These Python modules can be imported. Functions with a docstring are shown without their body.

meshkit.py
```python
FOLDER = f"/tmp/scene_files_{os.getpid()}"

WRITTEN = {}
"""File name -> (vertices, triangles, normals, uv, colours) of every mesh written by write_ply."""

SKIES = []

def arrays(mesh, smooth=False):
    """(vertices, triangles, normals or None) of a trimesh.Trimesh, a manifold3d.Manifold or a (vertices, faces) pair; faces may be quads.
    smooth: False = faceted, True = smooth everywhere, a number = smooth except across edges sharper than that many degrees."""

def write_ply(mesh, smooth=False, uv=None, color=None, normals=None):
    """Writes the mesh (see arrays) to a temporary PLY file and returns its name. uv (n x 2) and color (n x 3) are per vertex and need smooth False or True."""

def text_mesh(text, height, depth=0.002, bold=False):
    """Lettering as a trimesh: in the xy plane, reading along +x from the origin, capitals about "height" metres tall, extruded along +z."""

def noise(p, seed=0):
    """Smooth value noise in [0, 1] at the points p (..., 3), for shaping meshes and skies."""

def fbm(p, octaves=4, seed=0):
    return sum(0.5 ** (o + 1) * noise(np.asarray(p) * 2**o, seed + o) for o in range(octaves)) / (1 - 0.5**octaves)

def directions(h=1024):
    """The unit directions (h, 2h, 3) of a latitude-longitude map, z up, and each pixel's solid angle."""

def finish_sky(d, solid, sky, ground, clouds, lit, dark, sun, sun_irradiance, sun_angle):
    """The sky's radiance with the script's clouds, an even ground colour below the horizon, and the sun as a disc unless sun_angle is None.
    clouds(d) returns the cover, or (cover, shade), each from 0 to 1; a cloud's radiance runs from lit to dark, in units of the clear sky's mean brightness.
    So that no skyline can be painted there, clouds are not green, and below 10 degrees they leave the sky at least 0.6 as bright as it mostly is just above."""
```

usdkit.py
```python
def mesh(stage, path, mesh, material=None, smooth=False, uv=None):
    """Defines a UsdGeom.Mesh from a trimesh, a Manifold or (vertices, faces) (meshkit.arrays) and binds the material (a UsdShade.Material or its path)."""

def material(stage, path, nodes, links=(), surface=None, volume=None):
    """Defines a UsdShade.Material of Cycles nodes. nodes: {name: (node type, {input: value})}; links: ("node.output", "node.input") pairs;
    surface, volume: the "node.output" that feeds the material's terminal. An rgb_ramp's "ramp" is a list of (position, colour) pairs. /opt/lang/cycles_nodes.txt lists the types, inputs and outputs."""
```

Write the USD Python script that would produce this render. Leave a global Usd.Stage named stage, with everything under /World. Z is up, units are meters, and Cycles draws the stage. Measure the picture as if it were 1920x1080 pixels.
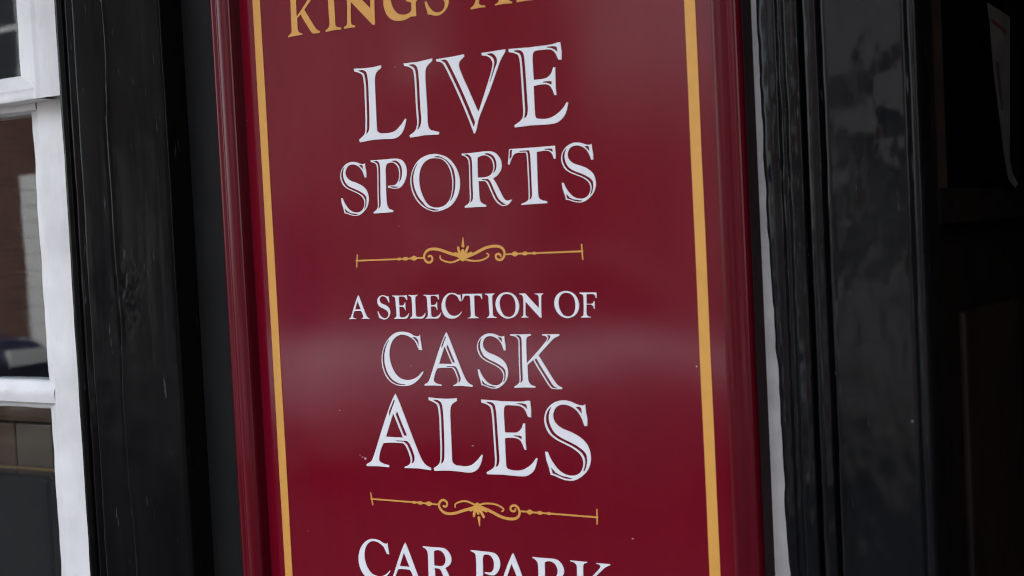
import math, random
import numpy as np
import trimesh
import shapely
from shapely import affinity
from shapely.geometry import Polygon, LineString, Point, box as sbox
from shapely.ops import unary_union
import manifold3d as m3
import usdkit, meshkit
from pxr import Usd, UsdGeom, UsdLux, UsdShade, Sdf, Gf

random.seed(7)
rng = np.random.default_rng(7)
stage = Usd.Stage.CreateInMemory()
UsdGeom.SetStageUpAxis(stage, "Z")
UsdGeom.SetStageMetersPerUnit(stage, 1.0)
UsdGeom.Xform.Define(stage, "/World")
UsdGeom.Scope.Define(stage, "/World/Looks")

# ------------------------------------------------------------------ camera, sky, sun, exposure
cam = UsdGeom.Camera.Define(stage, "/World/camera")
R = (0.83851862, 0.54258496, -0.04988069); U = (0.01924885, 0.06199025, 0.99789112); F = (-0.54453283, 0.83771043, -0.04153584)
CAM = (1.1624007, -1.267277, 1.6)
cam.AddTransformOp().Set(Gf.Matrix4d(R[0], R[1], R[2], 0, U[0], U[1], U[2], 0, -F[0], -F[1], -F[2], 0, CAM[0], CAM[1], CAM[2], 1))
cam.CreateHorizontalApertureAttr(36.0)
cam.CreateVerticalApertureAttr(20.25)
cam.CreateFocalLengthAttr(2676.635 / 1920 * 36.0)
cam.CreateClippingRangeAttr(Gf.Vec2f(0.05, 500))
cam.CreateFStopAttr(9.0)
cam.CreateFocusDistanceAttr(1.72)
cam.CreateExposureAttr(1.43)

SUN = np.array([0.42, 1.0, 1.02]); SUN /= np.linalg.norm(SUN)      # direction towards the sun: behind the pub
EL = math.asin(SUN[2]); AZ = math.atan2(SUN[0], SUN[1])
dome = UsdLux.DomeLight.Define(stage, "/World/sky")
dome.CreateIntensityAttr(1.0)
sky_mat = usdkit.material(stage, "/World/Looks/sky_look", {
    "tc": ("texture_coordinate", {}),
    "sky": ("sky_texture", {"sky_type": "single_scattering", "sun_disc": False, "sun_elevation": EL, "sun_rotation": AZ, "air_density": 1.0, "aerosol_density": 1.5}),
    "map": ("mapping", {"scale": (1.0, 1.0, 2.2)}),
    "n": ("noise_texture", {"scale": 1.6, "detail": 6.0, "roughness": 0.55}),
    "ramp": ("rgb_ramp", {"ramp": [(0.36, (0, 0, 0)), (0.60, (1, 1, 1))]}),
    "bw": ("rgb_to_bw", {}),
    "cl": ("math", {"math_type": "multiply", "value2": 0.8}),
    "mix": ("mix_color", {"blend_type": "mix", "b": (9.0, 9.1, 9.4), "use_clamp": False}),
    "bg": ("background_shader", {"strength": 0.15})},
    [("tc.generated", "map.vector"), ("map.vector", "n.vector"), ("n.fac", "ramp.fac"), ("ramp.color", "bw.color"), ("bw.val", "cl.value1"), ("cl.value", "mix.fac"),
     ("sky.color", "mix.a"), ("mix.result", "bg.color")], surface="bg.background")
UsdShade.MaterialBindingAPI.Apply(dome.GetPrim()).Bind(sky_mat)
dome.GetPrim().SetCustomDataByKey("label", "pale blue daylight sky with thin white cloud"); dome.GetPrim().SetCustomDataByKey("category", "sky")
dome.GetPrim().SetCustomDataByKey("kind", "structure")

sun = UsdLux.DistantLight.Define(stage, "/World/sun")
sun.CreateIntensityAttr(0.6); sun.CreateAngleAttr(0.53); sun.CreateNormalizeAttr(True)
sun.CreateColorAttr(Gf.Vec3f(1.0, 0.95, 0.88))
zax = Gf.Vec3d(*map(float, SUN)); xax = Gf.Cross(Gf.Vec3d(0, 0, 1), zax).GetNormalized(); yax = Gf.Cross(zax, xax)
sun.AddTransformOp().Set(Gf.Matrix4d(*xax, 0, *yax, 0, *zax, 0, 0, 0, 20, 1))

# ------------------------------------------------------------------ helpers
used = {}
def numbered(parent, name):
    k = (str(parent), name); n = used.get(k, 0); used[k] = n + 1
    return name if n == 0 else f"{name}_{n:03d}"
def path_of(parent, name):
    p = "/World" if parent is None else str(parent.GetPath())
    return p + "/" + numbered(p, name)
def tag(prim, label=None, cat=None, group=None, kind=None):
    for k, v in (("label", label), ("category", cat), ("group", group), ("kind", kind)):
        if v: prim.SetCustomDataByKey(k, v)
    return prim
def thing(name, label, cat, loc=(0, 0, 0), group=None, parent=None):
    x = UsdGeom.Xform.Define(stage, path_of(parent, name))
    if parent is None: x.AddTranslateOp().Set(Gf.Vec3d(*map(float, loc)))
    x.GetPrim().SetCustomDataByKey("origin", Gf.Vec3d(*map(float, loc)))
    return tag(x.GetPrim(), label, cat, group)
def obj(name, mesh, mat, parent=None, label=None, cat=None, group=None, kind=None, smooth=False):
    """One Mesh prim; coordinates are world metres, moved into the frame of the thing it belongs to."""
    if hasattr(mesh, "to_mesh"):
        mm = mesh.to_mesh(); mesh = trimesh.Trimesh(mm.vert_properties[:, :3], mm.tri_verts, process=False)
    if isinstance(mesh, (list, tuple)):
        mesh = trimesh.util.concatenate(mesh)
    if parent is not None:
        p = parent
        while p.GetParent().GetPath().pathString != "/World": p = p.GetParent()
        o = p.GetCustomDataByKey("origin")
        if o is not None:
            mesh = mesh.copy(); mesh.apply_translation([-o[0], -o[1], -o[2]])
    m = usdkit.mesh(stage, path_of(parent, name), mesh, mat, smooth=smooth)
    return tag(m.GetPrim(), label, cat, group, kind)
def bx(x0, x1, y0, y1, z0, z1):
    b = trimesh.creation.box((x1 - x0, y1 - y0, z1 - z0)); b.apply_translation(((x0 + x1) / 2, (y0 + y1) / 2, (z0 + z1) / 2)); return b
def rbox(x0, x1, y0, y1, z0, z1, r=0.004, edge=0.02, amp=0.0, freq=12.0, seed=0, seg=8):
    """A box with rounded edges whose faces are slightly uneven, as thick old paint is."""
    s = m3.Manifold.sphere(r, seg)
    m = m3.Manifold.batch_hull([s.translate((x, y, z)) for x in (x0 + r, x1 - r) for y in (y0 + r, y1 - r) for z in (z0 + r, z1 - r)])
    if amp: m = m.refine_to_length(edge)
    mm = m.to_mesh(); t = trimesh.Trimesh(mm.vert_properties[:, :3], mm.tri_verts, process=True)
    if amp:
        n = t.vertex_normals; d = (meshkit.fbm(t.vertices * freq, 3, seed) - 0.5) * 2 * amp
        t.vertices = t.vertices + n * d[:, None]
    return t
ZROWS = np.concatenate([np.linspace(0.0, 0.95, 12), np.arange(1.0, 2.06, 0.0045), np.linspace(2.1, 2.62, 8)])
def sweep_z(profile, rows=None, amp=0.0006, fx=40.0, fz=10.0, seed=0, step=0.004, edges=None, fine=0.0):
    """A vertical moulding: the plan profile (x, y), open at the back, swept up the rows of z, with paint unevenness along its normals.
    edges: function z -> dx of the profile's first points (a brushed paint line)."""
    rows = ZROWS if rows is None else rows
    p = [np.array(profile[0], float)]
    for a, b in zip(profile[:-1], profile[1:]):
        a, b = np.array(a, float), np.array(b, float); n = max(1, int(np.ceil(np.linalg.norm(b - a) / step)))
        p += [a + (b - a) * (i + 1) / n for i in range(n)]
    p = np.array(p); t = np.gradient(p, axis=0); nrm = np.stack([t[:, 1], -t[:, 0]], 1); nrm /= np.linalg.norm(nrm, axis=1)[:, None] + 1e-12
    nz, npt = len(rows), len(p)
    P = np.zeros((nz, npt, 3)); P[:, :, 0] = p[None, :, 0]; P[:, :, 1] = p[None, :, 1]; P[:, :, 2] = rows[:, None]
    s = np.cumsum(np.r_[0, np.linalg.norm(np.diff(p, axis=0), axis=1)])
    q = np.zeros((nz, npt, 3)); q[..., 0] = s[None, :] * fx; q[..., 2] = rows[:, None] * fz; q[..., 1] = 3.7 * seed
    d = (meshkit.fbm(q, 3, seed) - 0.5) * 2 * amp
    if fine:
        q2 = q * np.array([5.0, 1, 4.0]); d = d + (meshkit.fbm(q2, 2, seed + 5) - 0.5) * 2 * fine
    P[:, :, 0] += nrm[None, :, 0] * d; P[:, :, 1] += nrm[None, :, 1] * d
    if edges is not None:
        w = np.clip(1 - (s - 0.021) / 0.009, 0, 1); P[:, :, 0] += edges(rows)[:, None] * w[None, :]
    i = np.arange(nz * npt).reshape(nz, npt)
    a, b, c, e = i[:-1, :-1].ravel(), i[:-1, 1:].ravel(), i[1:, 1:].ravel(), i[1:, :-1].ravel()
    f = np.vstack([np.stack([a, b, c], 1), np.stack([a, c, e], 1)])
    m = trimesh.Trimesh(P.reshape(-1, 3), f, process=False)
    return m
def prism(poly, y0, y1):
    """A shapely polygon in (x, z), extruded from depth y0 to y1."""
    out = []
    for g in getattr(poly, "geoms", [poly]):
        if g.is_empty or g.area < 1e-9: continue
        t = trimesh.creation.extrude_polygon(g, abs(y1 - y0), engine="earcut")
        v = t.vertices.copy(); t.vertices = np.stack([v[:, 0], max(y0, y1) - v[:, 2], v[:, 1]], 1); out.append(t)
    return trimesh.util.concatenate(out)

def mat(name, nodes, links, surface): return usdkit.material(stage, "/World/Looks/" + name, nodes, links, surface=surface)
def plain(name, col, rough=0.5, spec=0.5, var=0.15, scale=20.0, bump=0.0, bscale=(30, 30, 30), metallic=0.0, detail=4.0, coat=0.0):
    """A painted or plain surface: colour with a little mottling, and fine relief."""
    lo = tuple(c * (1 - var) for c in col); hi = tuple(min(1, c * (1 + var)) for c in col)
    nodes = {"g": ("geometry", {}), "n": ("noise_texture", {"scale": scale, "detail": detail}),
             "r": ("rgb_ramp", {"ramp": [(0.3, lo), (0.7, hi)]}),
             "p": ("principled_bsdf", {"roughness": rough, "specular_ior_level": spec, "metallic": metallic, "coat_weight": coat})}
    links = [("g.position", "n.vector"), ("n.fac", "r.fac"), ("r.color", "p.base_color")]
    if bump:
        nodes |= {"m": ("mapping", {"scale": bscale}), "n2": ("noise_texture", {"scale": 1.0, "detail": 5.0, "roughness": 0.6}),
                  "b": ("bump", {"strength": 1.0, "distance": bump})}
        links += [("g.position", "m.vector"), ("m.vector", "n2.vector"), ("n2.fac", "b.height"), ("b.normal", "p.normal")]
    return mat(name, nodes, links, "p.BSDF")
# ------------------------------------------------------------------ materials
def sign_paint(name, col, rough, spec=0.42):
    return mat(name, {
        "g": ("geometry", {}),
        "mm": ("mapping", {"scale": (26, 26, 3)}), "n": ("noise_texture", {"scale": 1.0, "detail": 4.0}), "r": ("rgb_ramp", {"ramp": [(0.3, tuple(c * 0.93 for c in col)), (0.7, tuple(c * 1.07 for c in col))]}),
        "v": ("voronoi_texture", {"scale": 38.0, "randomness": 1.0}), "s": ("rgb_ramp", {"ramp": [(0.0, (0.30, 0.20, 0.20)), (0.035, (0.30, 0.20, 0.20)), (0.06, (0, 0, 0))]}),
        "gate": ("noise_texture", {"scale": 16.0, "detail": 1.0}), "gr": ("rgb_ramp", {"ramp": [(0.60, (0, 0, 0)), (0.66, (0.5, 0.5, 0.5))]}),
        "sp": ("mix_color", {"blend_type": "multiply", "fac": 1.0}), "add": ("mix_color", {"blend_type": "add", "fac": 1.0}),
        "w": ("noise_texture", {"scale": 3.6, "detail": 0.6, "roughness": 0.35}), "w2": ("noise_texture", {"scale": 260.0, "detail": 2.0}),
        "b1": ("bump", {"strength": 1.0, "distance": 0.0062}), "b2": ("bump", {"strength": 1.0, "distance": 0.000006}),
        "rn": ("noise_texture", {"scale": 5.0, "detail": 4.0}), "rr": ("map_range", {"from_min": 0.3, "from_max": 0.7, "to_min": rough * 0.8, "to_max": rough * 1.3}),
        "p": ("principled_bsdf", {"specular_ior_level": spec})},
        [("g.position", "mm.vector"), ("mm.vector", "n.vector"), ("n.fac", "r.fac"), ("g.position", "v.vector"), ("v.distance", "s.fac"), ("g.position", "gate.vector"), ("gate.fac", "gr.fac"),
         ("s.color", "sp.a"), ("gr.color", "sp.b"), ("r.color", "add.a"), ("sp.result", "add.b"), ("add.result", "p.base_color"),
         ("g.position", "w.vector"), ("w.fac", "b1.height"), ("g.position", "w2.vector"), ("w2.fac", "b2.height"), ("b1.normal", "b2.normal"), ("b2.normal", "p.normal"),
         ("g.position", "rn.vector"), ("rn.fac", "rr.value"), ("rr.result", "p.roughness")], "p.BSDF")
M = {}
M["red"] = sign_paint("red_gloss_paint", (0.112, 0.0016, 0.0085), 0.115)
M["red_frame"] = sign_paint("red_frame_paint", (0.060, 0.0009, 0.0045), 0.18, 0.26)
M["gold"] = plain("gold_paint", (0.60, 0.30, 0.062), rough=0.33, var=0.05, scale=60)
M["white_letter"] = plain("white_letter_paint", (0.69, 0.70, 0.72), rough=0.3, var=0.03, scale=40)
M["white_paint"] = plain("white_gloss_paint", (0.64, 0.635, 0.63), rough=0.35, var=0.11, scale=11, bump=0.0016, bscale=(60, 60, 22))
M["white_wall"] = plain("white_wall_paint", (0.54, 0.53, 0.535), rough=0.7, var=0.12, scale=40, bump=0.001, bscale=(70, 70, 40))
def black_paint(name, col, rough, grain, bscale, speck=0.35, spec=0.5):
    return mat(name, {
        "g": ("geometry", {}), "m": ("mapping", {"scale": bscale}), "n": ("noise_texture", {"scale": 1.0, "detail": 6.0, "roughness": 0.62, "distortion": 0.4}),
        "b": ("bump", {"strength": 1.0, "distance": grain}),
        "w": ("noise_texture", {"scale": 9.0, "detail": 3.0}), "b0": ("bump", {"strength": 1.0, "distance": 0.0016}),
        "m2": ("mapping", {"scale": (14, 14, 5)}), "n2": ("noise_texture", {"scale": 1.0, "detail": 4.0}),
        "rr": ("map_range", {"from_min": 0.35, "from_max": 0.65, "to_min": rough * 0.7, "to_max": rough * 1.5}),
        "v": ("voronoi_texture", {"scale": 24.0}), "s": ("rgb_ramp", {"ramp": [(0.0, (speck, speck, speck)), (0.03, (speck, speck, speck)), (0.05, (0, 0, 0))]}),
        "c": ("rgb_ramp", {"ramp": [(0.3, tuple(x * 0.75 for x in col)), (0.75, tuple(x * 1.5 for x in col))]}), "add": ("mix_color", {"blend_type": "add", "fac": 1.0}),
        "m3": ("mapping", {"scale": (95, 95, 13)}), "n3": ("noise_texture", {"scale": 1.0, "detail": 4.0, "roughness": 0.65}), "r3": ("rgb_ramp", {"ramp": [(0.66, (0, 0, 0)), (0.76, (0.045, 0.05, 0.058))]}), "add2": ("mix_color", {"blend_type": "add", "fac": 1.0}),
        "p": ("principled_bsdf", {"specular_ior_level": spec})},
        [("g.position", "m.vector"), ("m.vector", "n.vector"), ("n.fac", "b.height"), ("g.position", "w.vector"), ("w.fac", "b0.height"), ("b0.normal", "b.normal"), ("b.normal", "p.normal"),
         ("g.position", "m2.vector"), ("m2.vector", "n2.vector"), ("n2.fac", "rr.value"), ("rr.result", "p.roughness"),
         ("g.position", "v.vector"), ("v.distance", "s.fac"), ("n2.fac", "c.fac"), ("c.color", "add.a"), ("s.color", "add.b"), ("g.position", "m3.vector"), ("m3.vector", "n3.vector"), ("n3.fac", "r3.fac"), ("add.result", "add2.a"), ("r3.color", "add2.b"), ("add2.result", "p.base_color")], "p.BSDF")
M["black_timber"] = black_paint("black_timber_paint", (0.0024, 0.0023, 0.0024), 0.14, 0.00025, (90, 90, 7), 0.0, 0.065)
M["black_gloss"] = black_paint("black_gloss_paint", (0.0026, 0.0027, 0.0031), 0.10, 0.00013, (55, 55, 16), 0.12, 0.20)
M["black_board"] = plain("black_board_paint", (0.0050, 0.0052, 0.0055), rough=0.45, spec=0.14, var=0.2, scale=15, bump=0.0006, bscale=(80, 80, 12))
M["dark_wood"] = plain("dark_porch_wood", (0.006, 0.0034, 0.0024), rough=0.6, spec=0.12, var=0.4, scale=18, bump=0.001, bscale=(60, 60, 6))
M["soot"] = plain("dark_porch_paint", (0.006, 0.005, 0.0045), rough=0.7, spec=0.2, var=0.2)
M["room"] = plain("brown_room_paint", (0.11, 0.07, 0.055), rough=0.8, var=0.3, scale=3)
M["settle"] = plain("brown_settle_wood", (0.055, 0.026, 0.014), rough=0.4, var=0.35, scale=9)
M["chip"] = plain("paint_chip_primer", (0.42, 0.33, 0.33), rough=0.8, var=0.2)
M["render"] = plain("pale_house_render", (0.42, 0.42, 0.43), rough=0.85, var=0.06, scale=2)
M["brass"] = plain("dull_brass", (0.16, 0.085, 0.02), rough=0.45, var=0.2)
M["cushion"] = plain("black_cushion_leather", (0.008, 0.007, 0.007), rough=0.6, spec=0.1, var=0.2)
M["settle_pale"] = plain("pale_settle_wood", (0.065, 0.042, 0.028), rough=0.4, var=0.3, scale=9)
M["stucco"] = plain("cream_stucco", (0.70, 0.68, 0.64), rough=0.85, var=0.06, scale=3)
M["plaster"] = plain("grey_plaster", (0.17, 0.17, 0.17), rough=0.85, var=0.05, scale=2)
M["roof"] = plain("slate_roof", (0.09, 0.09, 0.10), rough=0.6, var=0.3, scale=4)
M["asphalt"] = plain("grey_asphalt", (0.038, 0.038, 0.039), rough=0.85, var=0.25, scale=60)
M["paving"] = plain("paving_stone", (0.15, 0.145, 0.14), rough=0.8, var=0.15, scale=6)
M["kerbstone"] = plain("kerb_stone", (0.30, 0.30, 0.29), rough=0.8, var=0.15, scale=6)
M["yellow"] = plain("yellow_road_paint", (0.62, 0.42, 0.05), rough=0.7, var=0.15, scale=40)
M["ground"] = plain("grey_ground", (0.12, 0.12, 0.11), rough=0.9, var=0.2, scale=2)
M["white_trim"] = plain("white_trim_paint", (0.8, 0.8, 0.8), rough=0.4, var=0.03)
M["dark_glass"] = plain("dark_window_glass", (0.012, 0.014, 0.017), rough=0.05, var=0.1)
M["silver"] = plain("silver_car_paint", (0.80, 0.81, 0.83), rough=0.18, var=0.03, metallic=0.8, coat=0.6)
M["navy"] = plain("navy_car_paint", (0.012, 0.015, 0.05), rough=0.2, var=0.05, coat=0.6)
M["rubber"] = plain("black_rubber", (0.02, 0.02, 0.02), rough=0.8, var=0.1)
M["alloy"] = plain("wheel_alloy", (0.5, 0.5, 0.52), rough=0.35, var=0.03, metallic=0.9)
M["plate"] = plain("yellow_plate", (0.75, 0.55, 0.04), rough=0.4, var=0.02)
M["lamp_red"] = plain("red_lamp", (0.35, 0.01, 0.01), rough=0.15, var=0.02)
M["lamp_clear"] = plain("clear_lamp", (0.7, 0.7, 0.7), rough=0.1, var=0.02)
M["brick"] = mat("red_brick", {"g": ("geometry", {}), "sx": ("separate_xyz", {}), "cx": ("combine_xyz", {}),
    "b": ("brick_texture", {"color1": (0.13, 0.050, 0.034), "color2": (0.08, 0.030, 0.023), "mortar": (0.13, 0.12, 0.11), "scale": 1.0, "mortar_size": 0.006, "brick_width": 0.225, "row_height": 0.075, "bias": -0.2}),
    "p": ("principled_bsdf", {"roughness": 0.85})},
    [("g.position", "sx.vector"), ("sx.x", "cx.x"), ("sx.z", "cx.y"), ("cx.vector", "b.vector"), ("b.color", "p.base_color")], "p.BSDF")
def pane_mat(name, ior, tint=(0.93, 0.96, 0.95)):
    return mat(name, {"g": ("geometry", {}), "w": ("noise_texture", {"scale": 4.0, "detail": 1.0}), "b": ("bump", {"strength": 1.0, "distance": 0.0009}),
        "io": ("mix_float", {"a": ior, "b": 1.0 / ior, "use_clamp": False}), "f": ("fresnel", {}), "t": ("transparent_bsdf", {"color": tint}), "gl": ("glossy_bsdf", {"color": (1, 1, 1), "roughness": 0.02}), "m": ("mix_closure", {})},
        [("g.backfacing", "io.fac"), ("io.result", "f.IOR"), ("g.position", "w.vector"), ("w.fac", "b.height"), ("b.normal", "gl.normal"), ("b.normal", "f.normal"), ("f.fac", "m.fac"), ("t.BSDF", "m.closure1"), ("gl.BSDF", "m.closure2")], "m.closure")
M["pane"] = pane_mat("old_window_glass", 1.45)
M["porch_pane"] = pane_mat("porch_window_glass", 1.45, (0.35, 0.33, 0.31))

# ------------------------------------------------------------------ ground, road, pavements
obj("ground", bx(-120, 120, -120, 120, -0.45, -0.20), M["ground"], label="grey ground around the street", cat="ground", kind="structure")
obj("road", bx(-60, 60, -7.3, -2.0, -0.19, 0.0), M["asphalt"], label="grey asphalt road in front of the pub", cat="road", kind="structure")
obj("pavement", bx(-60, 60, -1.85, 3.0, -0.19, 0.12), M["paving"], label="pale paved footway along the pub front", cat="pavement", kind="structure")
obj("kerb", bx(-60, 60, -1.995, -1.855, -0.19, 0.125), M["kerbstone"], label="stone kerb on the pub side of the road", cat="kerb", kind="structure")
obj("pavement", bx(-60, 60, -9.5, -7.45, -0.19, 0.12), M["paving"], label="pale paved footway across the road", cat="pavement", kind="structure")
obj("kerb", bx(-60, 60, -7.445, -7.305, -0.19, 0.125), M["kerbstone"], label="stone kerb on the far side of the road", cat="kerb", kind="structure")
for k, y in enumerate((-2.30, -2.48)):
    obj("road_marking", bx(-60, 60, y - 0.04, y + 0.04, -0.05, 0.004), M["yellow"], label=("yellow line on the road nearest the kerb", "yellow line on the road second from the kerb")[k], cat="road marking", kind="structure")

# ------------------------------------------------------------------ pub building
pub = thing("pub_building", "old pub front with black painted timber, white wall and sash window", "building")
wall_y0, wall_y1 = 0.012, 0.26
obj("wall", [bx(-9, -1.48, wall_y0, wall_y1, 0.12, 2.62), bx(-1.48, -0.34, wall_y0, wall_y1, 0.12, 0.82), bx(-1.48, -0.34, wall_y0, wall_y1, 2.28, 2.62),
             bx(-0.34, 0.662, wall_y0, wall_y1, 0.12, 2.62), bx(2.0, 6.5, wall_y0, wall_y1, 0.12, 2.62), bx(0.79, 2.0, wall_y0, wall_y1, 2.25, 2.62),
             bx(-9, 6.5, wall_y0, wall_y1, 2.62, 6.0), bx(-9, 6.5, 6.8, 7.0, 0.12, 6.0), bx(-9, -8.75, wall_y1, 6.8, 0.12, 6.0), bx(6.25, 6.5, wall_y1, 6.8, 0.12, 6.0)], M["white_wall"], pub)
rf = trimesh.creation.extrude_polygon(Polygon([(-0.45, 6.0), (7.45, 6.0), (3.5, 8.6)]), 16.2, engine="earcut")
rf.vertices = np.stack([-9.3 + rf.vertices[:, 2], rf.vertices[:, 0], rf.vertices[:, 1]], 1)
obj("roof", rf, M["roof"], pub)
obj("shade_fascia", rbox(-9.2, 1.95, -0.40, wall_y0 - 0.002, 2.40, 2.86, 0.02), M["black_gloss"], pub)  # unseen overhang, added and deepened to shade the upper sign

obj("light_blocker", [rbox(1.96, 4.6, -1.05, wall_y0 - 0.002, 0.12, 0.95, 0.02), rbox(1.96, 2.12, -1.05, wall_y0 - 0.002, 0.952, 5.2, 0.02), rbox(4.44, 4.6, -1.05, wall_y0 - 0.002, 0.952, 5.2, 0.02), rbox(2.122, 4.438, -1.04, -0.2, 2.25, 5.2, 0.02), bx(2.122, 4.438, -0.22, wall_y0 - 0.002, 0.952, 2.248)], M["black_gloss"], pub)  # unseen black mass, added to keep light off right-facing edges

# black timber post left of the sign, split by a long crack
rr_ = np.random.default_rng(3)
def wav(z, a, f, s): return a * (2 * meshkit.fbm(np.stack([np.zeros_like(z), np.zeros_like(z) + s, z * f], -1), 3, s) - 1)
post_rows = ZROWS
crack_x = lambda z: -0.229 + wav(z, 0.011, 3.0, 11)
def post_mesh():
    x0, x1, y0 = -0.288, -0.128, -0.033
    xs = np.concatenate([np.linspace(x0, x1, 66)])
    Z, X = np.meshgrid(post_rows, xs, indexing="ij")
    Y = np.full_like(X, y0)
    d = X - crack_x(Z)
    depth = 0.6 + 0.8 * meshkit.fbm(np.stack([Z * 0, Z * 0 + 2.0, Z * 5], -1), 2, 4)
    Y += 0.0026 * depth * np.exp(-(d / 0.0018) ** 2)                       # the crack
    Y += np.where(d < 0, 0.0022, 0.0) * np.clip(1 - np.abs(d) / 0.05, 0, 1)    # one lip stands proud
    Y -= 0.0011 * np.exp(-((d - 0.0045) / 0.003) ** 2)
    Y += (meshkit.fbm(np.stack([X * 60, X * 0, Z * 2.6], -1), 4, 8) - 0.5) * 0.0011
    Y += (meshkit.fbm(np.stack([X * 14, X * 0, Z * 9], -1), 3, 9) - 0.5) * 0.0024
    kz, kx = 1.545, -0.213                                                     # a knot below the middle
    rad = np.hypot((X - kx) / 0.020, (Z - kz) / 0.030); Y += (meshkit.fbm(np.stack([X * 120, X * 0, Z * 90], -1), 3, 14) - 0.5) * 0.0042 * np.exp(-rad ** 2 / 1.6)
    for e in (0, 1):                                                           # rounded, worn arrises
        t = np.clip(1 - np.abs(X - (x0, x1)[e]) / 0.006, 0, 1); Y += 0.0045 * t ** 2
    n, k = Z.shape
    back = np.full((n, 1), wall_y0 + 0.02)
    X = np.hstack([X[:, :1], X, X[:, -1:]]); Y = np.hstack([back, Y, back]); Z = np.hstack([Z[:, :1], Z, Z[:, -1:]])
    i = np.arange(X.size).reshape(X.shape); a, b, c, e = i[:-1, :-1].ravel(), i[:-1, 1:].ravel(), i[1:, 1:].ravel(), i[1:, :-1].ravel()
    return trimesh.Trimesh(np.stack([X.ravel(), Y.ravel(), Z.ravel()], 1), np.vstack([np.stack([a, b, c], 1), np.stack([a, c, e], 1)]), process=False)
obj("timber_post", post_mesh(), M["black_timber"], pub, label="black timber post with a long crack", smooth=50)
obj("backing_board", sweep_z([(-0.1275, 0.02), (-0.1275, 0.004), (-0.126, 0.002), (-0.0655, 0.002), (-0.0655, 0.02)], amp=0.0005, fx=12, fz=3, seed=2, step=0.01), M["black_board"], pub, smooth=40)
obj("window_bead", sweep_z([(-0.336, 0.10), (-0.336, -0.014), (-0.334, -0.0175), (-0.328, -0.0190), (-0.323, -0.0170), (-0.3215, -0.0120), (-0.319, -0.0120), (-0.3165, -0.0170), (-0.311, -0.0190), (-0.303, -0.017), (-0.300, -0.008), (-0.2885, -0.008)], amp=0.0009, fx=30, fz=9, seed=5, step=0.0025, fine=0.0003), M["black_timber"], pub, smooth=50)

# white sash window: upper sash outside, lower sash behind it
def bar_h(prof, x0, x1, amp, seed):
    """A horizontal bar: the section (y, z), swept from x0 to x1."""
    rows = np.arange(x0, x1 + 1e-6, 0.006); m = sweep_z([(z, y) for y, z in prof], rows=rows, amp=amp, fx=30, fz=14, seed=seed, step=0.004)
    v = m.vertices.copy(); m.vertices = np.stack([v[:, 2], v[:, 1], v[:, 0]], 1); m.faces = m.faces[:, ::-1]; return m
WZ = np.concatenate([np.arange(0.87, 2.28, 0.006), [2.28]])
zu = 1.8076                                                    # underside of the upper sash
us = obj("upper_sash", sweep_z([(-0.479, 0.060), (-0.477, 0.037), (-0.474, 0.0345), (-0.462, 0.0315), (-0.440, 0.0245), (-0.4275, 0.0185), (-0.4235, 0.0180), (-0.4205, 0.0200), (-0.330, 0.0200), (-0.330, 0.060)],
         rows=np.concatenate([[zu + 0.0005], WZ[WZ > zu + 0.004]]), amp=0.0019, fx=16, fz=11, seed=21, step=0.004, fine=0.0003), M["white_paint"], pub, smooth=50)
obj("bottom_rail", bar_h([(0.060, zu), (0.022, zu), (0.0205, zu + 0.0015), (0.020, zu + 0.012), (0.0185, zu + 0.0150), (0.0215, zu + 0.0185), (0.0310, zu + 0.030), (0.0345, zu + 0.0355), (0.037, zu + 0.0365), (0.060, zu + 0.0365)], -1.44, -0.424, 0.0016, 23), M["white_paint"], us, smooth=50)
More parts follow.
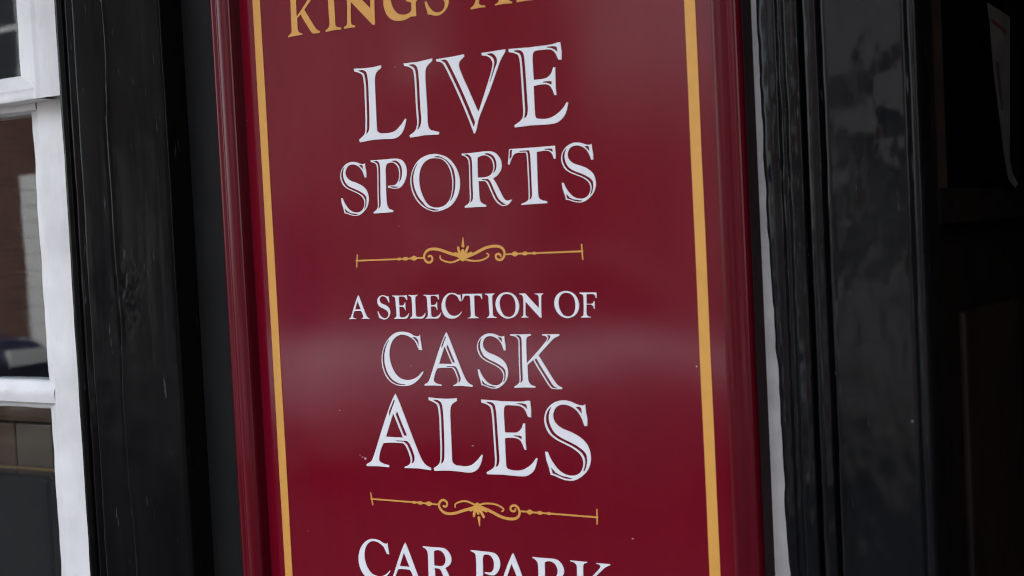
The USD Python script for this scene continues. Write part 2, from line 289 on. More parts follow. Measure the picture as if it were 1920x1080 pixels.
obj("pane", bx(-1.44, -0.472, 0.0405, 0.0435, zu + 0.03, 2.27), M["pane"], us)
ls = obj("lower_sash", sweep_z([(-0.497, 0.092), (-0.4935, 0.066), (-0.490, 0.0618), (-0.4835, 0.0600), (-0.470, 0.0545), (-0.4655, 0.0505), (-0.462, 0.0500), (-0.330, 0.0500), (-0.330, 0.092)],
         rows=WZ[WZ < zu + 0.03], amp=0.0026, fx=14, fz=11, seed=31, step=0.004, fine=0.0003), M["white_paint"], pub, smooth=50)
obj("top_rail", bar_h([(0.092, 1.7945), (0.066, 1.7950), (0.063, 1.7962), (0.0520, 1.7985), (0.0515, 1.801), (0.0515, zu + 0.02), (0.092, zu + 0.02)], -1.44, -0.463, 0.0008, 33), M["white_paint"], ls, smooth=50)
obj("glazing_bar", bar_h([(0.092, 1.3775), (0.066, 1.3775), (0.062, 1.3790), (0.0590, 1.3850), (0.0535, 1.3875), (0.0520, 1.3960), (0.0515, 1.4010), (0.0525, 1.4065), (0.0560, 1.4110), (0.0600, 1.4170), (0.063, 1.4185), (0.092, 1.4185)], -1.44, -0.4645, 0.0019, 35), M["white_paint"], ls, smooth=50)
obj("pane", bx(-1.44, -0.486, 0.0680, 0.0710, 1.4160, 1.80), M["pane"], ls)
obj("pane", bx(-1.44, -0.486, 0.0682, 0.0712, 0.97, 1.3800), M["pane"], ls)
obj("lower_rail", rbox(-1.44, -0.484, 0.052, 0.092, 0.875, 0.965, 0.006), M["white_paint"], ls)
obj("left_stile", rbox(-1.48, -1.42, 0.02, 0.092, 0.825, 2.285, 0.006), M["white_paint"], ls)
obj("window_sill", rbox(-1.58, -0.30, -0.10, 0.20, 0.80, 0.822, 0.01), M["black_gloss"], pub)
obj("window_head", bx(-1.48, -0.34, 0.02, 0.20, 2.282, 2.33), M["white_paint"], pub)
# the room behind the window
obj("interior_wall", [bx(-3.2, -0.345, 3.4, 3.5, 0.13, 2.6), bx(-3.2, -3.1, 0.27, 3.4, 0.13, 2.6), bx(-0.42, -0.345, 0.27, 3.4, 0.13, 2.6), bx(-3.1, -0.42, 0.27, 3.4, 2.45, 2.6), bx(-3.1, -0.42, 0.27, 3.4, 0.125, 0.16)], M["room"], pub)

# door surround right of the sign
lap = lambda z: -0.0038 + wav(z, 0.0024, 8.0, 41) + wav(z, 0.0012, 40.0, 43) - 0.0045 * np.clip((z - 1.53) / 0.27, 0, 1.2) + 0.0075 * np.clip((1.53 - z) / 0.27, 0, 1.3)
ds = obj("door_surround", sweep_z([(0.700, 0.02), (0.7005, -0.026), (0.7025, -0.0295), (0.706, -0.0305), (0.742, -0.0303), (0.7755, -0.0303), (0.7768, -0.0285), (0.7785, -0.0275), (0.7797, -0.0300), (0.7825, -0.0325), (0.7860, -0.0325), (0.7888, -0.030), (0.790, -0.0255), (0.790, 0.000)],
         amp=0.0013, fx=22, fz=9, seed=51, step=0.0025, fine=0.00035), M["black_gloss"], pub, label="glossy black door surround with worn edge", smooth=50)
obj("outer_moulding", sweep_z([(0.6375, 0.0135), (0.6378, -0.004), (0.640, -0.0105), (0.6445, -0.0135), (0.650, -0.0125), (0.6535, -0.0090), (0.656, -0.0085), (0.661, -0.0120), (0.668, -0.0125), (0.6725, -0.0100), (0.6738, -0.002), (0.674, 0.0135)],
         amp=0.0011, fx=34, fz=13, seed=53, step=0.002, edges=lap, fine=0.0005), M["black_gloss"], ds, smooth=50)
obj("inner_moulding", sweep_z([(0.6745, 0.0), (0.6785, 0.0), (0.6795, -0.016), (0.682, -0.0205), (0.6875, -0.0225), (0.6935, -0.0205), (0.6965, -0.0145), (0.6970, -0.002), (0.7002, -0.002)],
         amp=0.0007, fx=30, fz=10, seed=55, step=0.002, fine=0.0003), M["black_gloss"], ds, smooth=50)
# porch: glazed side panel, door, ceiling
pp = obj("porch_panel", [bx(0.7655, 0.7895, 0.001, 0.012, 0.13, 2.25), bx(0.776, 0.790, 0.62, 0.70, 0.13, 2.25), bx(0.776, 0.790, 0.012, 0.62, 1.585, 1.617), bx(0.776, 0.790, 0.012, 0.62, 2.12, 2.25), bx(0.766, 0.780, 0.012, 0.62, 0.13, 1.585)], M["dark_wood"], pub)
M["panel_wood"] = plain("brown_panel_wood", (0.011, 0.0058, 0.0038), rough=0.5, spec=0.15, var=0.45, scale=14, bump=0.001, bscale=(60, 60, 5))
for k, (a_, b_) in enumerate(((0.095, 0.300), (0.350, 0.570))):
    obj("raised_panel", rbox(0.777, 0.7868, a_, b_, 0.30, 1.50, 0.004), M["panel_wood"], pp)
obj("pane", bx(0.779, 0.781, 0.012, 0.62, 1.617, 2.12), M["porch_pane"], pp)
obj("brown_reveal", bx(0.705, 0.765, 0.012, 0.030, 1.60, 2.12), M["settle"], pp)
M["brown_bead"] = plain("brown_bead_wood", (0.020, 0.010, 0.006), rough=0.5, var=0.4, scale=40)
obj("glazing_bead", bx(0.7815, 0.7885, 0.0125, 0.044, 1.6175, 2.115), M["brown_bead"], pp)
obj("back_board", bx(0.700, 0.704, 0.012, 0.62, 1.55, 2.13), M["dark_wood"], pp)
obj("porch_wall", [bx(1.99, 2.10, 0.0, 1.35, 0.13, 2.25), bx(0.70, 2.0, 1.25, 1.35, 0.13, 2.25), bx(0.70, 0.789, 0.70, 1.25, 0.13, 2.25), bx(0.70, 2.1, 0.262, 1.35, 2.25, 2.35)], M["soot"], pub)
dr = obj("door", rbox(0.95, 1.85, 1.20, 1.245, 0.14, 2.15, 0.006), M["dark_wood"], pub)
obj("handle", rbox(1.72, 1.76, 1.13, 1.20, 1.05, 1.09, 0.01), M["gold"], dr)

# ------------------------------------------------------------------ settle seen dimly through the lower panes
st = thing("wooden_settle", "brown wooden settle with brass rail inside, seen through the lower panes of the window", "settle", (-1.2, 0.4, 0.16))
for k in range(12):
    obj("back_board", rbox(-1.66 + k * 0.1, -1.564 + k * 0.1, 0.36, 0.378, 0.35, 1.30, 0.004), M[("settle", "settle_pale")[k % 3 == 1]], st)
obj("top_rail", rbox(-1.68, -0.44, 0.352, 0.386, 1.302, 1.352, 0.012), M["settle"], st)
rl = trimesh.creation.cylinder(0.0035, 1.22, sections=10); rl.apply_transform(trimesh.transformations.rotation_matrix(math.pi / 2, (0, 1, 0))); rl.apply_translation((-1.06, 0.352, 1.222)); obj("brass_rail", rl, M["brass"], st)
for k in range(3):
    obj("back_cushion", rbox(-1.65 + k * 0.40, -1.256 + k * 0.40, 0.335, 0.358, 0.52, 1.212, 0.010), M["cushion"], st)
obj("brass_plate", bx(-0.825, -0.795, 0.356, 0.3595, 1.273, 1.288), M["gold"], st)
obj("seat", rbox(-1.66, -0.46, 0.380, 0.80, 0.44, 0.475, 0.01), M["settle"], st)
for sx in (-1.67, -0.50):
    obj("leg", rbox(sx, sx + 0.05, 0.38, 0.79, 0.16, 0.438, 0.008), M["settle"], st)

# ------------------------------------------------------------------ the sign
sign = thing("pub_sign", "tall dark red pub sign with gold border and white lettering, LIVE SPORTS and CASK ALES", "sign", (0.28, 0.0, 0.56))
SZ0, SZ1, SX0, SX1 = 0.60, 2.12, -0.028, 0.588
obj("panel", bx(SX0 - 0.004, SX1 + 0.004, 0.0, 0.0095, SZ0 - 0.004, SZ1 + 0.004), M["red"], sign)
fprof = [(0.0, 0.004), (0.0, -0.0138), (0.0006, -0.0158), (0.0022, -0.0176), (0.0048, -0.0191), (0.0080, -0.0199), (0.0115, -0.0201), (0.0150, -0.0196), (0.0185, -0.0186), (0.0208, -0.0176), (0.0222, -0.0172), (0.0240, -0.0173), (0.0268, -0.0175), (0.0295, -0.0170), (0.0320, -0.0156), (0.0338, -0.0134), (0.0349, -0.0105), (0.0352, 0.0118)]
SR = np.concatenate([np.linspace(SZ0 - 0.035, 1.05, 20), np.linspace(1.06, 2.0, 120), np.linspace(2.01, SZ1 + 0.035, 10)])
FR = sweep_z([(SX1 + a * 0.82, b) for a, b in fprof], rows=SR, amp=0.00008, fx=8, fz=3, seed=61, step=0.0012)
FL = sweep_z([(SX0 - a, b) for a, b in fprof][::-1], rows=SR, amp=0.00008, fx=8, fz=3, seed=63, step=0.0012)
obj("frame_side", FL, M["red_frame"], sign, smooth=45)
obj("frame_side", FR, M["red_frame"], sign, smooth=45)
M["edge"] = plain("sign_edge_painted_shade", (0.012, 0.0015, 0.003), rough=0.6, spec=0.15)  # near-black red, shade put into the colour
obj("frame_edge_shade", bx(SX1 + 0.0352 * 0.82 + 0.0004, SX1 + 0.0352 * 0.82 + 0.0012, -0.0098, 0.0118, SZ0 - 0.03, SZ1 + 0.03), M["edge"], sign, label="strip on the right edge of the sign frame with its shade painted in")  # strip added over the right flank to paint its shade
def frame_rail(zc, up):
    rows = np.linspace(SX0 + 0.0008, SX1 - 0.0008, 12)
    m = sweep_z([(zc + (a if up else -a), b) for a, b in (fprof if up else fprof[::-1])], rows=rows, amp=0, step=0.0015)
    v = m.vertices.copy(); m.vertices = np.stack([v[:, 2], v[:, 1], v[:, 0]], 1); m.faces = m.faces[:, ::-1]; return m
obj("frame_top", frame_rail(SZ1, True), M["red_frame"], sign, smooth=45)
obj("frame_bottom", frame_rail(SZ0, False), M["red_frame"], sign, smooth=45)
def wobble_strip(x, z0, z1, w, seed):
    zs = np.linspace(z0, z1, 90); l = x - w / 2 + wav(zs, 0.0003, 9, seed); r = x + w / 2 + wav(zs, 0.0003, 9, seed + 1)
    return Polygon(list(zip(l, zs)) + list(zip(r[::-1], zs[::-1])))
BW = 0.0116
obj("border_line", prism(wobble_strip(0.0, 0.66, 2.06, BW, 71), -0.0007, 0.003), M["gold"], sign, label="gold border line down the left side")
obj("border_line", prism(wobble_strip(0.56, 0.66, 2.06, BW, 73), -0.0007, 0.003), M["gold"], sign, label="gold border line down the right side")
obj("border_line", prism(sbox(BW / 2 + 0.0005, 2.06 - BW, 0.56 - BW / 2 - 0.0005, 2.06), -0.0007, 0.003), M["gold"], sign, label="gold border line across the top")
obj("border_line", prism(sbox(BW / 2 + 0.0005, 0.66, 0.56 - BW / 2 - 0.0005, 0.66 + BW), -0.0007, 0.003), M["gold"], sign, label="gold border line across the bottom")

for cx, cz, r_ in ((0.1266, 1.3457, 0.0016), (0.1228, 1.3470, 0.0009), (0.1195, 1.3493, 0.0007), (0.0307, 1.8833, 0.0014), (0.2775, 1.3665, 0.0010), (0.0930, 1.4000, 0.0008), (0.4700, 1.2790, 0.0009), (0.5500, 1.4560, 0.0008)):
    a_ = np.sort(rng.uniform(0, 6.283, 7)); obj("paint_chip", prism(Polygon([(cx + r_ * rng.uniform(0.6, 1.3) * math.cos(t) * 1.3, cz + r_ * rng.uniform(0.5, 1.1) * math.sin(t)) for t in a_]).convex_hull, -0.0004, 0.002), M["chip"], sign)
# glyph outlines in units of the capital height; a third value of 1 marks a corner
GLYPH = {
 'L': [[[0.0,1.01,1],[0.008,0.964,1],[0.09,0.937,0],[0.145,0.899,0],[0.166,0.781,0],[0.168,0.626,0],[0.163,0.429,0],[0.154,0.217,0],[0.138,0.12,0],[0.103,0.08,0],[0.027,0.036,1],[0.042,-0.008,1],[0.261,0.008,0],[0.44,0.006,0],[0.617,-0.002,0],[0.706,0.017,0],[0.779,0.069,0],[0.828,0.149,0],[0.861,0.25,1],[0.836,0.259,1],[0.77,0.188,0],[0.678,0.119,0],[0.588,0.091,0],[0.481,0.09,0],[0.401,0.099,0],[0.359,0.131,0],[0.353,0.201,0],[0.357,0.412,0],[0.361,0.692,0],[0.364,0.832,0],[0.394,0.913,0],[0.482,0.965,1],[0.481,1.009,1],[0.328,0.996,0],[0.148,0.999,0]]],
 'I': [[[0.0,0.992,1],[0.015,0.951,1],[0.09,0.931,0],[0.148,0.891,0],[0.169,0.816,0],[0.174,0.629,0],[0.173,0.354,0],[0.179,0.188,0],[0.157,0.107,0],[0.119,0.068,0],[0.039,0.026,1],[0.054,-0.01,1],[0.287,0.004,0],[0.525,-0.005,1],[0.541,0.035,1],[0.461,0.055,0],[0.39,0.081,0],[0.361,0.139,0],[0.362,0.337,0],[0.361,0.612,0],[0.361,0.824,0],[0.389,0.903,0],[0.486,0.971,1],[0.485,1.009,1],[0.249,0.988,0]]],
 'V': [[[0.0,0.99,1],[0.006,0.956,1],[0.094,0.928,0],[0.137,0.873,0],[0.244,0.666,0],[0.332,0.482,0],[0.419,0.286,0],[0.505,0.076,0],[0.547,-0.037,1],[0.568,-0.034,1],[0.6,0.028,0],[0.644,0.159,0],[0.822,0.477,0],[0.986,0.806,0],[1.025,0.874,0],[1.1,0.968,1],[1.101,1.002,1],[0.918,0.998,0],[0.724,0.995,1],[0.732,0.955,1],[0.817,0.935,0],[0.871,0.891,0],[0.888,0.827,0],[0.834,0.675,0],[0.638,0.247,1],[0.62,0.282,1],[0.501,0.547,0],[0.4,0.766,0],[0.37,0.87,0],[0.39,0.921,0],[0.462,0.972,1],[0.456,1.008,1],[0.265,0.997,0]]],
 'E': [[[0.0,1.0,1],[0.005,0.952,1],[0.09,0.931,0],[0.143,0.897,0],[0.162,0.825,0],[0.169,0.667,0],[0.173,0.47,0],[0.177,0.273,0],[0.175,0.155,0],[0.15,0.092,0],[0.029,0.023,1],[0.043,-0.008,1],[0.285,-0.001,0],[0.593,-0.008,0],[0.692,0.01,0],[0.779,0.071,0],[0.82,0.139,0],[0.852,0.245,1],[0.827,0.254,1],[0.754,0.17,0],[0.644,0.102,0],[0.551,0.074,0],[0.444,0.075,0],[0.371,0.093,0],[0.357,0.146,0],[0.358,0.322,0],[0.357,0.489,1],[0.453,0.498,0],[0.545,0.491,0],[0.604,0.455,0],[0.651,0.348,1],[0.686,0.344,1],[0.679,0.448,0],[0.684,0.577,0],[0.686,0.699,1],[0.651,0.703,1],[0.622,0.635,0],[0.578,0.594,0],[0.519,0.574,0],[0.365,0.572,1],[0.361,0.713,0],[0.364,0.869,0],[0.388,0.919,0],[0.447,0.928,0],[0.57,0.925,0],[0.633,0.914,0],[0.688,0.873,0],[0.732,0.782,1],[0.782,0.773,1],[0.791,0.875,0],[0.778,0.998,1],[0.741,1.002,1],[0.649,0.987,0],[0.497,0.985,0],[0.266,0.988,0]]],
 'S': [[[0.64,0.978,1],[0.603,0.959,0],[0.522,0.97,0],[0.432,1.004,0],[0.314,1.02,0],[0.192,0.994,0],[0.095,0.932,0],[0.033,0.847,0],[0.011,0.745,0],[0.031,0.653,0],[0.087,0.562,0],[0.19,0.494,0],[0.321,0.442,0],[0.437,0.389,0],[0.526,0.325,0],[0.566,0.249,0],[0.56,0.168,0],[0.513,0.092,0],[0.418,0.051,0],[0.313,0.057,0],[0.222,0.097,0],[0.145,0.169,0],[0.089,0.25,0],[0.047,0.34,1],[0.0,0.344,1],[0.014,0.234,0],[0.049,0.132,0],[0.07,0.038,1],[0.124,0.029,0],[0.203,0.001,0],[0.308,-0.024,0],[0.428,-0.017,0],[0.536,0.036,0],[0.633,0.126,0],[0.685,0.243,0],[0.684,0.357,0],[0.638,0.466,0],[0.538,0.553,0],[0.41,0.612,0],[0.28,0.655,0],[0.192,0.716,0],[0.157,0.795,0],[0.175,0.876,0],[0.232,0.936,0],[0.323,0.957,0],[0.428,0.935,0],[0.517,0.875,0],[0.578,0.785,0],[0.611,0.689,1],[0.657,0.691,1],[0.664,0.788,0],[0.648,0.878,0]]],
 'A': [[[0.585,1.051,1],[0.533,0.978,0],[0.423,0.776,0],[0.294,0.498,0],[0.201,0.293,0],[0.141,0.159,0],[0.095,0.085,0],[0.0,0.033,1],[0.009,0.0,1],[0.213,0.01,0],[0.411,0.003,1],[0.408,0.04,1],[0.308,0.058,0],[0.247,0.088,0],[0.242,0.145,0],[0.277,0.247,0],[0.331,0.341,1],[0.488,0.354,0],[0.674,0.353,1],[0.715,0.315,0],[0.771,0.194,0],[0.787,0.12,0],[0.76,0.067,0],[0.673,0.028,1],[0.674,0.006,1],[0.897,0.014,0],[1.133,-0.002,1],[1.134,0.038,1],[1.053,0.069,0],[0.993,0.13,0],[0.915,0.286,0],[0.81,0.541,0],[0.704,0.797,0],[0.635,0.962,0]],[[0.528,0.761,1],[0.384,0.438,1],[0.672,0.437,1]]],
 'P': [[[0.0,1.016,1],[0.015,0.976,1],[0.119,0.938,0],[0.151,0.877,0],[0.152,0.681,0],[0.131,0.333,0],[0.125,0.137,0],[0.097,0.083,0],[0.013,0.031,1],[0.016,-0.0,1],[0.251,-0.0,0],[0.489,0.005,1],[0.492,0.047,1],[0.397,0.082,0],[0.358,0.154,0],[0.347,0.321,0],[0.358,0.599,0],[0.367,0.835,0],[0.401,0.909,0],[0.49,0.933,0],[0.576,0.912,0],[0.649,0.831,0],[0.668,0.719,0],[0.642,0.596,0],[0.567,0.524,0],[0.391,0.514,1],[0.388,0.469,1],[0.544,0.438,0],[0.685,0.455,0],[0.796,0.559,0],[0.858,0.707,0],[0.842,0.859,0],[0.77,0.958,0],[0.669,1.003,0],[0.53,1.014,0],[0.266,1.012,0]]],
 'O': [[[0.638,1.029,0],[0.898,0.93,0],[1.067,0.73,0],[1.131,0.484,0],[1.07,0.245,0],[0.91,0.065,0],[0.688,-0.019,0],[0.485,-0.027,0],[0.254,0.071,0],[0.078,0.258,0],[0.0,0.503,0],[0.041,0.728,0],[0.191,0.924,0],[0.401,1.019,0]],[[0.598,0.944,0],[0.763,0.901,0],[0.888,0.769,0],[0.945,0.576,0],[0.939,0.374,0],[0.876,0.188,0],[0.744,0.076,0],[0.558,0.05,0],[0.393,0.108,0],[0.269,0.289,0],[0.215,0.511,0],[0.237,0.715,0],[0.323,0.86,0],[0.446,0.931,0]]],
 'R': [[[0.002,0.996,1],[0.0,0.957,1],[0.088,0.92,0],[0.14,0.85,0],[0.144,0.649,0],[0.136,0.382,0],[0.13,0.154,0],[0.101,0.089,0],[0.008,0.04,1],[0.014,0.002,1],[0.259,0.004,0],[0.484,-0.004,1],[0.495,0.039,1],[0.408,0.07,0],[0.359,0.129,0],[0.351,0.303,0],[0.349,0.467,1],[0.48,0.46,1],[0.523,0.419,0],[0.596,0.262,0],[0.682,0.099,0],[0.773,0.021,0],[0.85,-0.008,0],[0.962,0.018,0],[1.045,0.093,1],[1.031,0.113,1],[0.943,0.095,0],[0.89,0.117,0],[0.832,0.21,0],[0.732,0.4,0],[0.667,0.499,1],[0.757,0.544,0],[0.838,0.631,0],[0.866,0.728,0],[0.838,0.842,0],[0.75,0.947,0],[0.641,0.993,0],[0.481,1.002,0],[0.206,0.992,0]],[[0.349,0.886,1],[0.428,0.915,0],[0.524,0.915,0],[0.617,0.864,0],[0.667,0.774,0],[0.669,0.669,0],[0.616,0.579,0],[0.518,0.543,0],[0.337,0.541,1]]],
 'T': [[[0.04,1.003,1],[0.0,0.727,1],[0.039,0.716,1],[0.101,0.835,0],[0.167,0.904,0],[0.261,0.912,0],[0.388,0.909,1],[0.404,0.843,0],[0.407,0.635,0],[0.404,0.309,0],[0.4,0.114,0],[0.366,0.063,0],[0.232,0.018,1],[0.246,-0.009,1],[0.501,-0.004,0],[0.784,-0.004,1],[0.786,0.039,1],[0.674,0.067,0],[0.619,0.115,0],[0.612,0.297,0],[0.616,0.621,0],[0.623,0.903,1],[0.753,0.912,0],[0.859,0.902,0],[0.917,0.859,0],[0.959,0.758,1],[1.001,0.757,1],[1.007,0.853,0],[1.0,0.995,1],[0.894,0.995,0],[0.436,0.997,0]]],
 'C': [[[0.974,1.009,1],[0.936,0.969,0],[0.841,0.972,0],[0.706,1.032,0],[0.536,1.056,0],[0.378,1.033,0],[0.214,0.935,0],[0.076,0.771,0],[0.0,0.544,0],[0.016,0.317,0],[0.127,0.116,0],[0.309,0.009,0],[0.527,-0.015,0],[0.7,0.013,0],[0.861,0.103,0],[0.976,0.216,0],[1.019,0.291,1],[0.98,0.285,1],[0.866,0.19,0],[0.708,0.125,0],[0.552,0.119,0],[0.399,0.173,0],[0.282,0.307,0],[0.218,0.483,0],[0.213,0.646,0],[0.262,0.809,0],[0.355,0.92,0],[0.484,0.981,0],[0.593,0.982,0],[0.715,0.945,0],[0.833,0.86,0],[0.923,0.693,1],[1.007,0.687,1],[0.993,0.811,0],[0.977,0.898,0]]],
 'K': [[[0.0,1.002,1],[0.005,0.967,1],[0.116,0.946,0],[0.173,0.887,0],[0.171,0.685,0],[0.162,0.389,0],[0.159,0.129,0],[0.121,0.078,0],[0.034,0.028,1],[0.039,-0.002,1],[0.271,0.01,0],[0.507,0.011,1],[0.502,0.045,1],[0.414,0.071,0],[0.365,0.132,0],[0.358,0.273,0],[0.36,0.429,1],[0.479,0.516,1],[0.557,0.388,0],[0.709,0.167,0],[0.808,0.028,0],[0.863,-0.003,0],[1.067,-0.006,1],[1.076,0.033,1],[0.99,0.07,0],[0.923,0.141,0],[0.775,0.361,0],[0.608,0.611,1],[0.874,0.852,0],[0.957,0.918,0],[1.068,0.966,1],[1.07,1.003,1],[0.88,1.0,0],[0.689,1.0,1],[0.7,0.966,1],[0.768,0.957,0],[0.798,0.922,0],[0.763,0.864,0],[0.559,0.664,0],[0.347,0.474,1],[0.353,0.686,0],[0.359,0.887,0],[0.384,0.94,0],[0.466,0.969,1],[0.461,1.004,1],[0.232,1.0,0]]],
 'N': [[[0.002,0.974,1],[0.0,0.934,1],[0.149,0.877,0],[0.185,0.748,0],[0.156,0.136,0],[0.125,0.07,0],[0.049,0.042,1],[0.047,0.002,1],[0.39,-0.0,1],[0.393,0.039,1],[0.307,0.063,0],[0.273,0.126,0],[0.302,0.618,1],[0.934,-0.01,1],[1.004,-0.011,1],[1.029,0.764,0],[1.055,0.876,0],[1.123,0.909,1],[1.133,0.96,1],[0.724,0.961,1],[0.732,0.921,1],[0.869,0.879,0],[0.908,0.794,0],[0.891,0.384,1],[0.289,0.974,1]]],
 'F': [[[0.0,0.965,1],[0.013,0.909,1],[0.138,0.86,0],[0.174,0.762,0],[0.146,0.124,0],[0.1,0.047,0],[0.021,0.02,1],[0.019,-0.019,1],[0.472,-0.023,1],[0.474,0.016,1],[0.355,0.045,0],[0.296,0.123,0],[0.309,0.477,1],[0.5,0.475,0],[0.576,0.424,0],[0.611,0.313,1],[0.656,0.313,1],[0.672,0.622,1],[0.628,0.617,1],[0.573,0.54,0],[0.502,0.519,0],[0.311,0.522,1],[0.331,0.876,1],[0.553,0.881,0],[0.672,0.843,0],[0.709,0.721,1],[0.766,0.72,1],[0.772,0.951,1]]]}
def ring(pts, n=5):
    """Catmull-Rom through the smooth points, straight at corners."""
    P = np.array([p[:2] for p in pts], float); C = [p[2] for p in pts]; N = len(P); out = []
    for i in range(N):
        a, b = P[i], P[(i + 1) % N]
        ta = np.zeros(2) if C[i] else (b - P[i - 1]); tb = np.zeros(2) if C[(i + 1) % N] else (P[(i + 2) % N] - a)
        L = np.linalg.norm(b - a)
        ta = ta / (np.linalg.norm(ta) + 1e-9) * L if np.any(ta) else (b - a); tb = tb / (np.linalg.norm(tb) + 1e-9) * L if np.any(tb) else (b - a)
        for t in np.linspace(0, 1, n, endpoint=False):
            h = (2 * t**3 - 3 * t**2 + 1, t**3 - 2 * t**2 + t, -2 * t**3 + 3 * t**2, t**3 - t**2)
            out.append(h[0] * a + h[1] * ta + h[2] * b + h[3] * tb)
    return out
def glyph(ch):
    rings = [Polygon(ring(r)).buffer(0) for r in GLYPH[ch]]
    g = rings[0]
    for r in rings[1:]: g = g.difference(r)
    return g
SH = {ch: glyph(ch) for ch in GLYPH}
_c = SH["C"]; cw = _c.bounds[2]                                # G: a C without its lower tip, with a stem; M: drawn from its strokes
SH["G"] = unary_union([_c.difference(sbox(cw * 0.80, -0.1, cw + 0.1, 0.5)), sbox(cw * 0.80, 0.04, cw * 0.93, 0.40), Polygon([(cw * 0.66, 0.45), (cw * 1.02, 0.45), (cw * 1.02, 0.42), (cw * 0.93, 0.37), (cw * 0.80, 0.37), (cw * 0.66, 0.42)]), Polygon([(cw * 0.60, 0.0), (cw * 0.93, 0.09), (cw * 0.93, 0.2), (cw * 0.80, 0.2)])]).buffer(0)
def stroke(pts, w): return LineString(pts).buffer(w / 2, cap_style=2, join_style=2)
SH["M"] = unary_union([stroke([(0.10, 0), (0.16, 1)], 0.055), stroke([(0.17, 0.99), (0.62, 0.03)], 0.13), stroke([(0.60, 0.02), (1.04, 0.99)], 0.055), stroke([(1.06, 1), (1.12, 0)], 0.13),
                       sbox(0.0, 0, 0.22, 0.03), sbox(0.98, 0, 1.24, 0.03), sbox(0.06, 0.97, 0.2, 1.0), sbox(1.02, 0.97, 1.18, 1.0)])
def inline(g, a=0.039, b=0.076, lean=None, foot=0.0):
    """The engraved line just inside the left edge of every thick stroke."""
    ca, sa = math.cos(math.radians(24)), math.sin(math.radians(24))
    band = affinity.translate(g, a * ca, a * sa).difference(affinity.translate(g, b * ca, b * sa))
    cut = band.intersection(g.buffer(-0.030)).intersection(affinity.translate(g, -0.072 * ca, -0.072 * sa))
    if foot: cut = cut.difference(sbox(-1, -1, 9, foot))
    if lean is not None: cut = cut.intersection(sbox(lean, -1, 9, 9))
    cut = unary_union([q for q in getattr(cut, "geoms", [cut]) if q.area > 0.0006 and q.geom_type == "Polygon"] or [Polygon()])
    return g.difference(cut.buffer(0.002))
INL = {ch: inline(SH[ch], lean=0.46 if ch == "A" else None, foot=0.075 if ch in "LE" else 0.0) for ch in "LIVESPORTCAK"}
def line_of_text(words, base, cap, spots, mat_, colour, inl, grow=0.0):
    """spots: (letter, x of its left edge) or (letter, x centre, None)."""
    for ch, x in spots:
        g = INL[ch] if inl and ch in INL else SH[ch]
        if grow: g = g.buffer(grow, join_style=1)
        b = SH[ch].bounds
        g = affinity.affine_transform(g, [cap, 0, 0, cap, x, base])
        g = g.simplify(cap * 0.002)
        obj("letter", prism(g, -0.0008, 0.003), mat_, sign, label=f"{colour} letter {ch} of {words}")
W = M["white_letter"]
def centred(lst, cap): return [(ch, (a + b) / 2 - SH[ch].bounds[2] * cap / 2) for ch, a, b in lst]
line_of_text("KINGS ARMS", 1.8348, 0.0465, [('K', 0.045), ('I', 0.1014), ('N', 0.1282), ('G', 0.1884), ('S', 0.2447), ('A', 0.3041), ('R', 0.362), ('M', 0.414), ('S', 0.4765)], M["gold"], "gold", False)
line_of_text("LIVE", 1.7060, 0.0823, [('L', 0.1409), ('I', 0.211), ('V', 0.2553), ('E', 0.3492)], W, "white", True, -0.004)
line_of_text("SPORTS", 1.6244, 0.0594, [('S', 0.1121), ('P', 0.1575), ('O', 0.2122), ('R', 0.2828), ('T', 0.3414), ('S', 0.4062)], W, "white", True, -0.006)
line_of_text("A SELECTION OF", 1.5054, 0.0268, [('A', 0.1143), ('S', 0.1564), ('E', 0.1783), ('L', 0.201), ('E', 0.222), ('C', 0.2458), ('T', 0.2734), ('I', 0.3036), ('O', 0.3169), ('N', 0.3473), ('O', 0.3902), ('F', 0.421)], W, "white", False, -0.010)
line_of_text("CASK", 1.4306, 0.0577, [('C', 0.1586), ('A', 0.2168), ('S', 0.2893), ('K', 0.3333)], W, "white", True, -0.006)
line_of_text("ALES", 1.3365, 0.0812, [('A', 0.1282), ('L', 0.2211), ('E', 0.2916), ('S', 0.3699)], W, "white", True, -0.004)
line_of_text("CAR PARK", 1.2508 - 0.0455, 0.0455, [('C', 0.109), ('A', 0.1517), ('R', 0.2024), ('P', 0.2673), ('A', 0.2968), ('R', 0.3475), ('K', 0.394)], W, "white", False, -0.008)

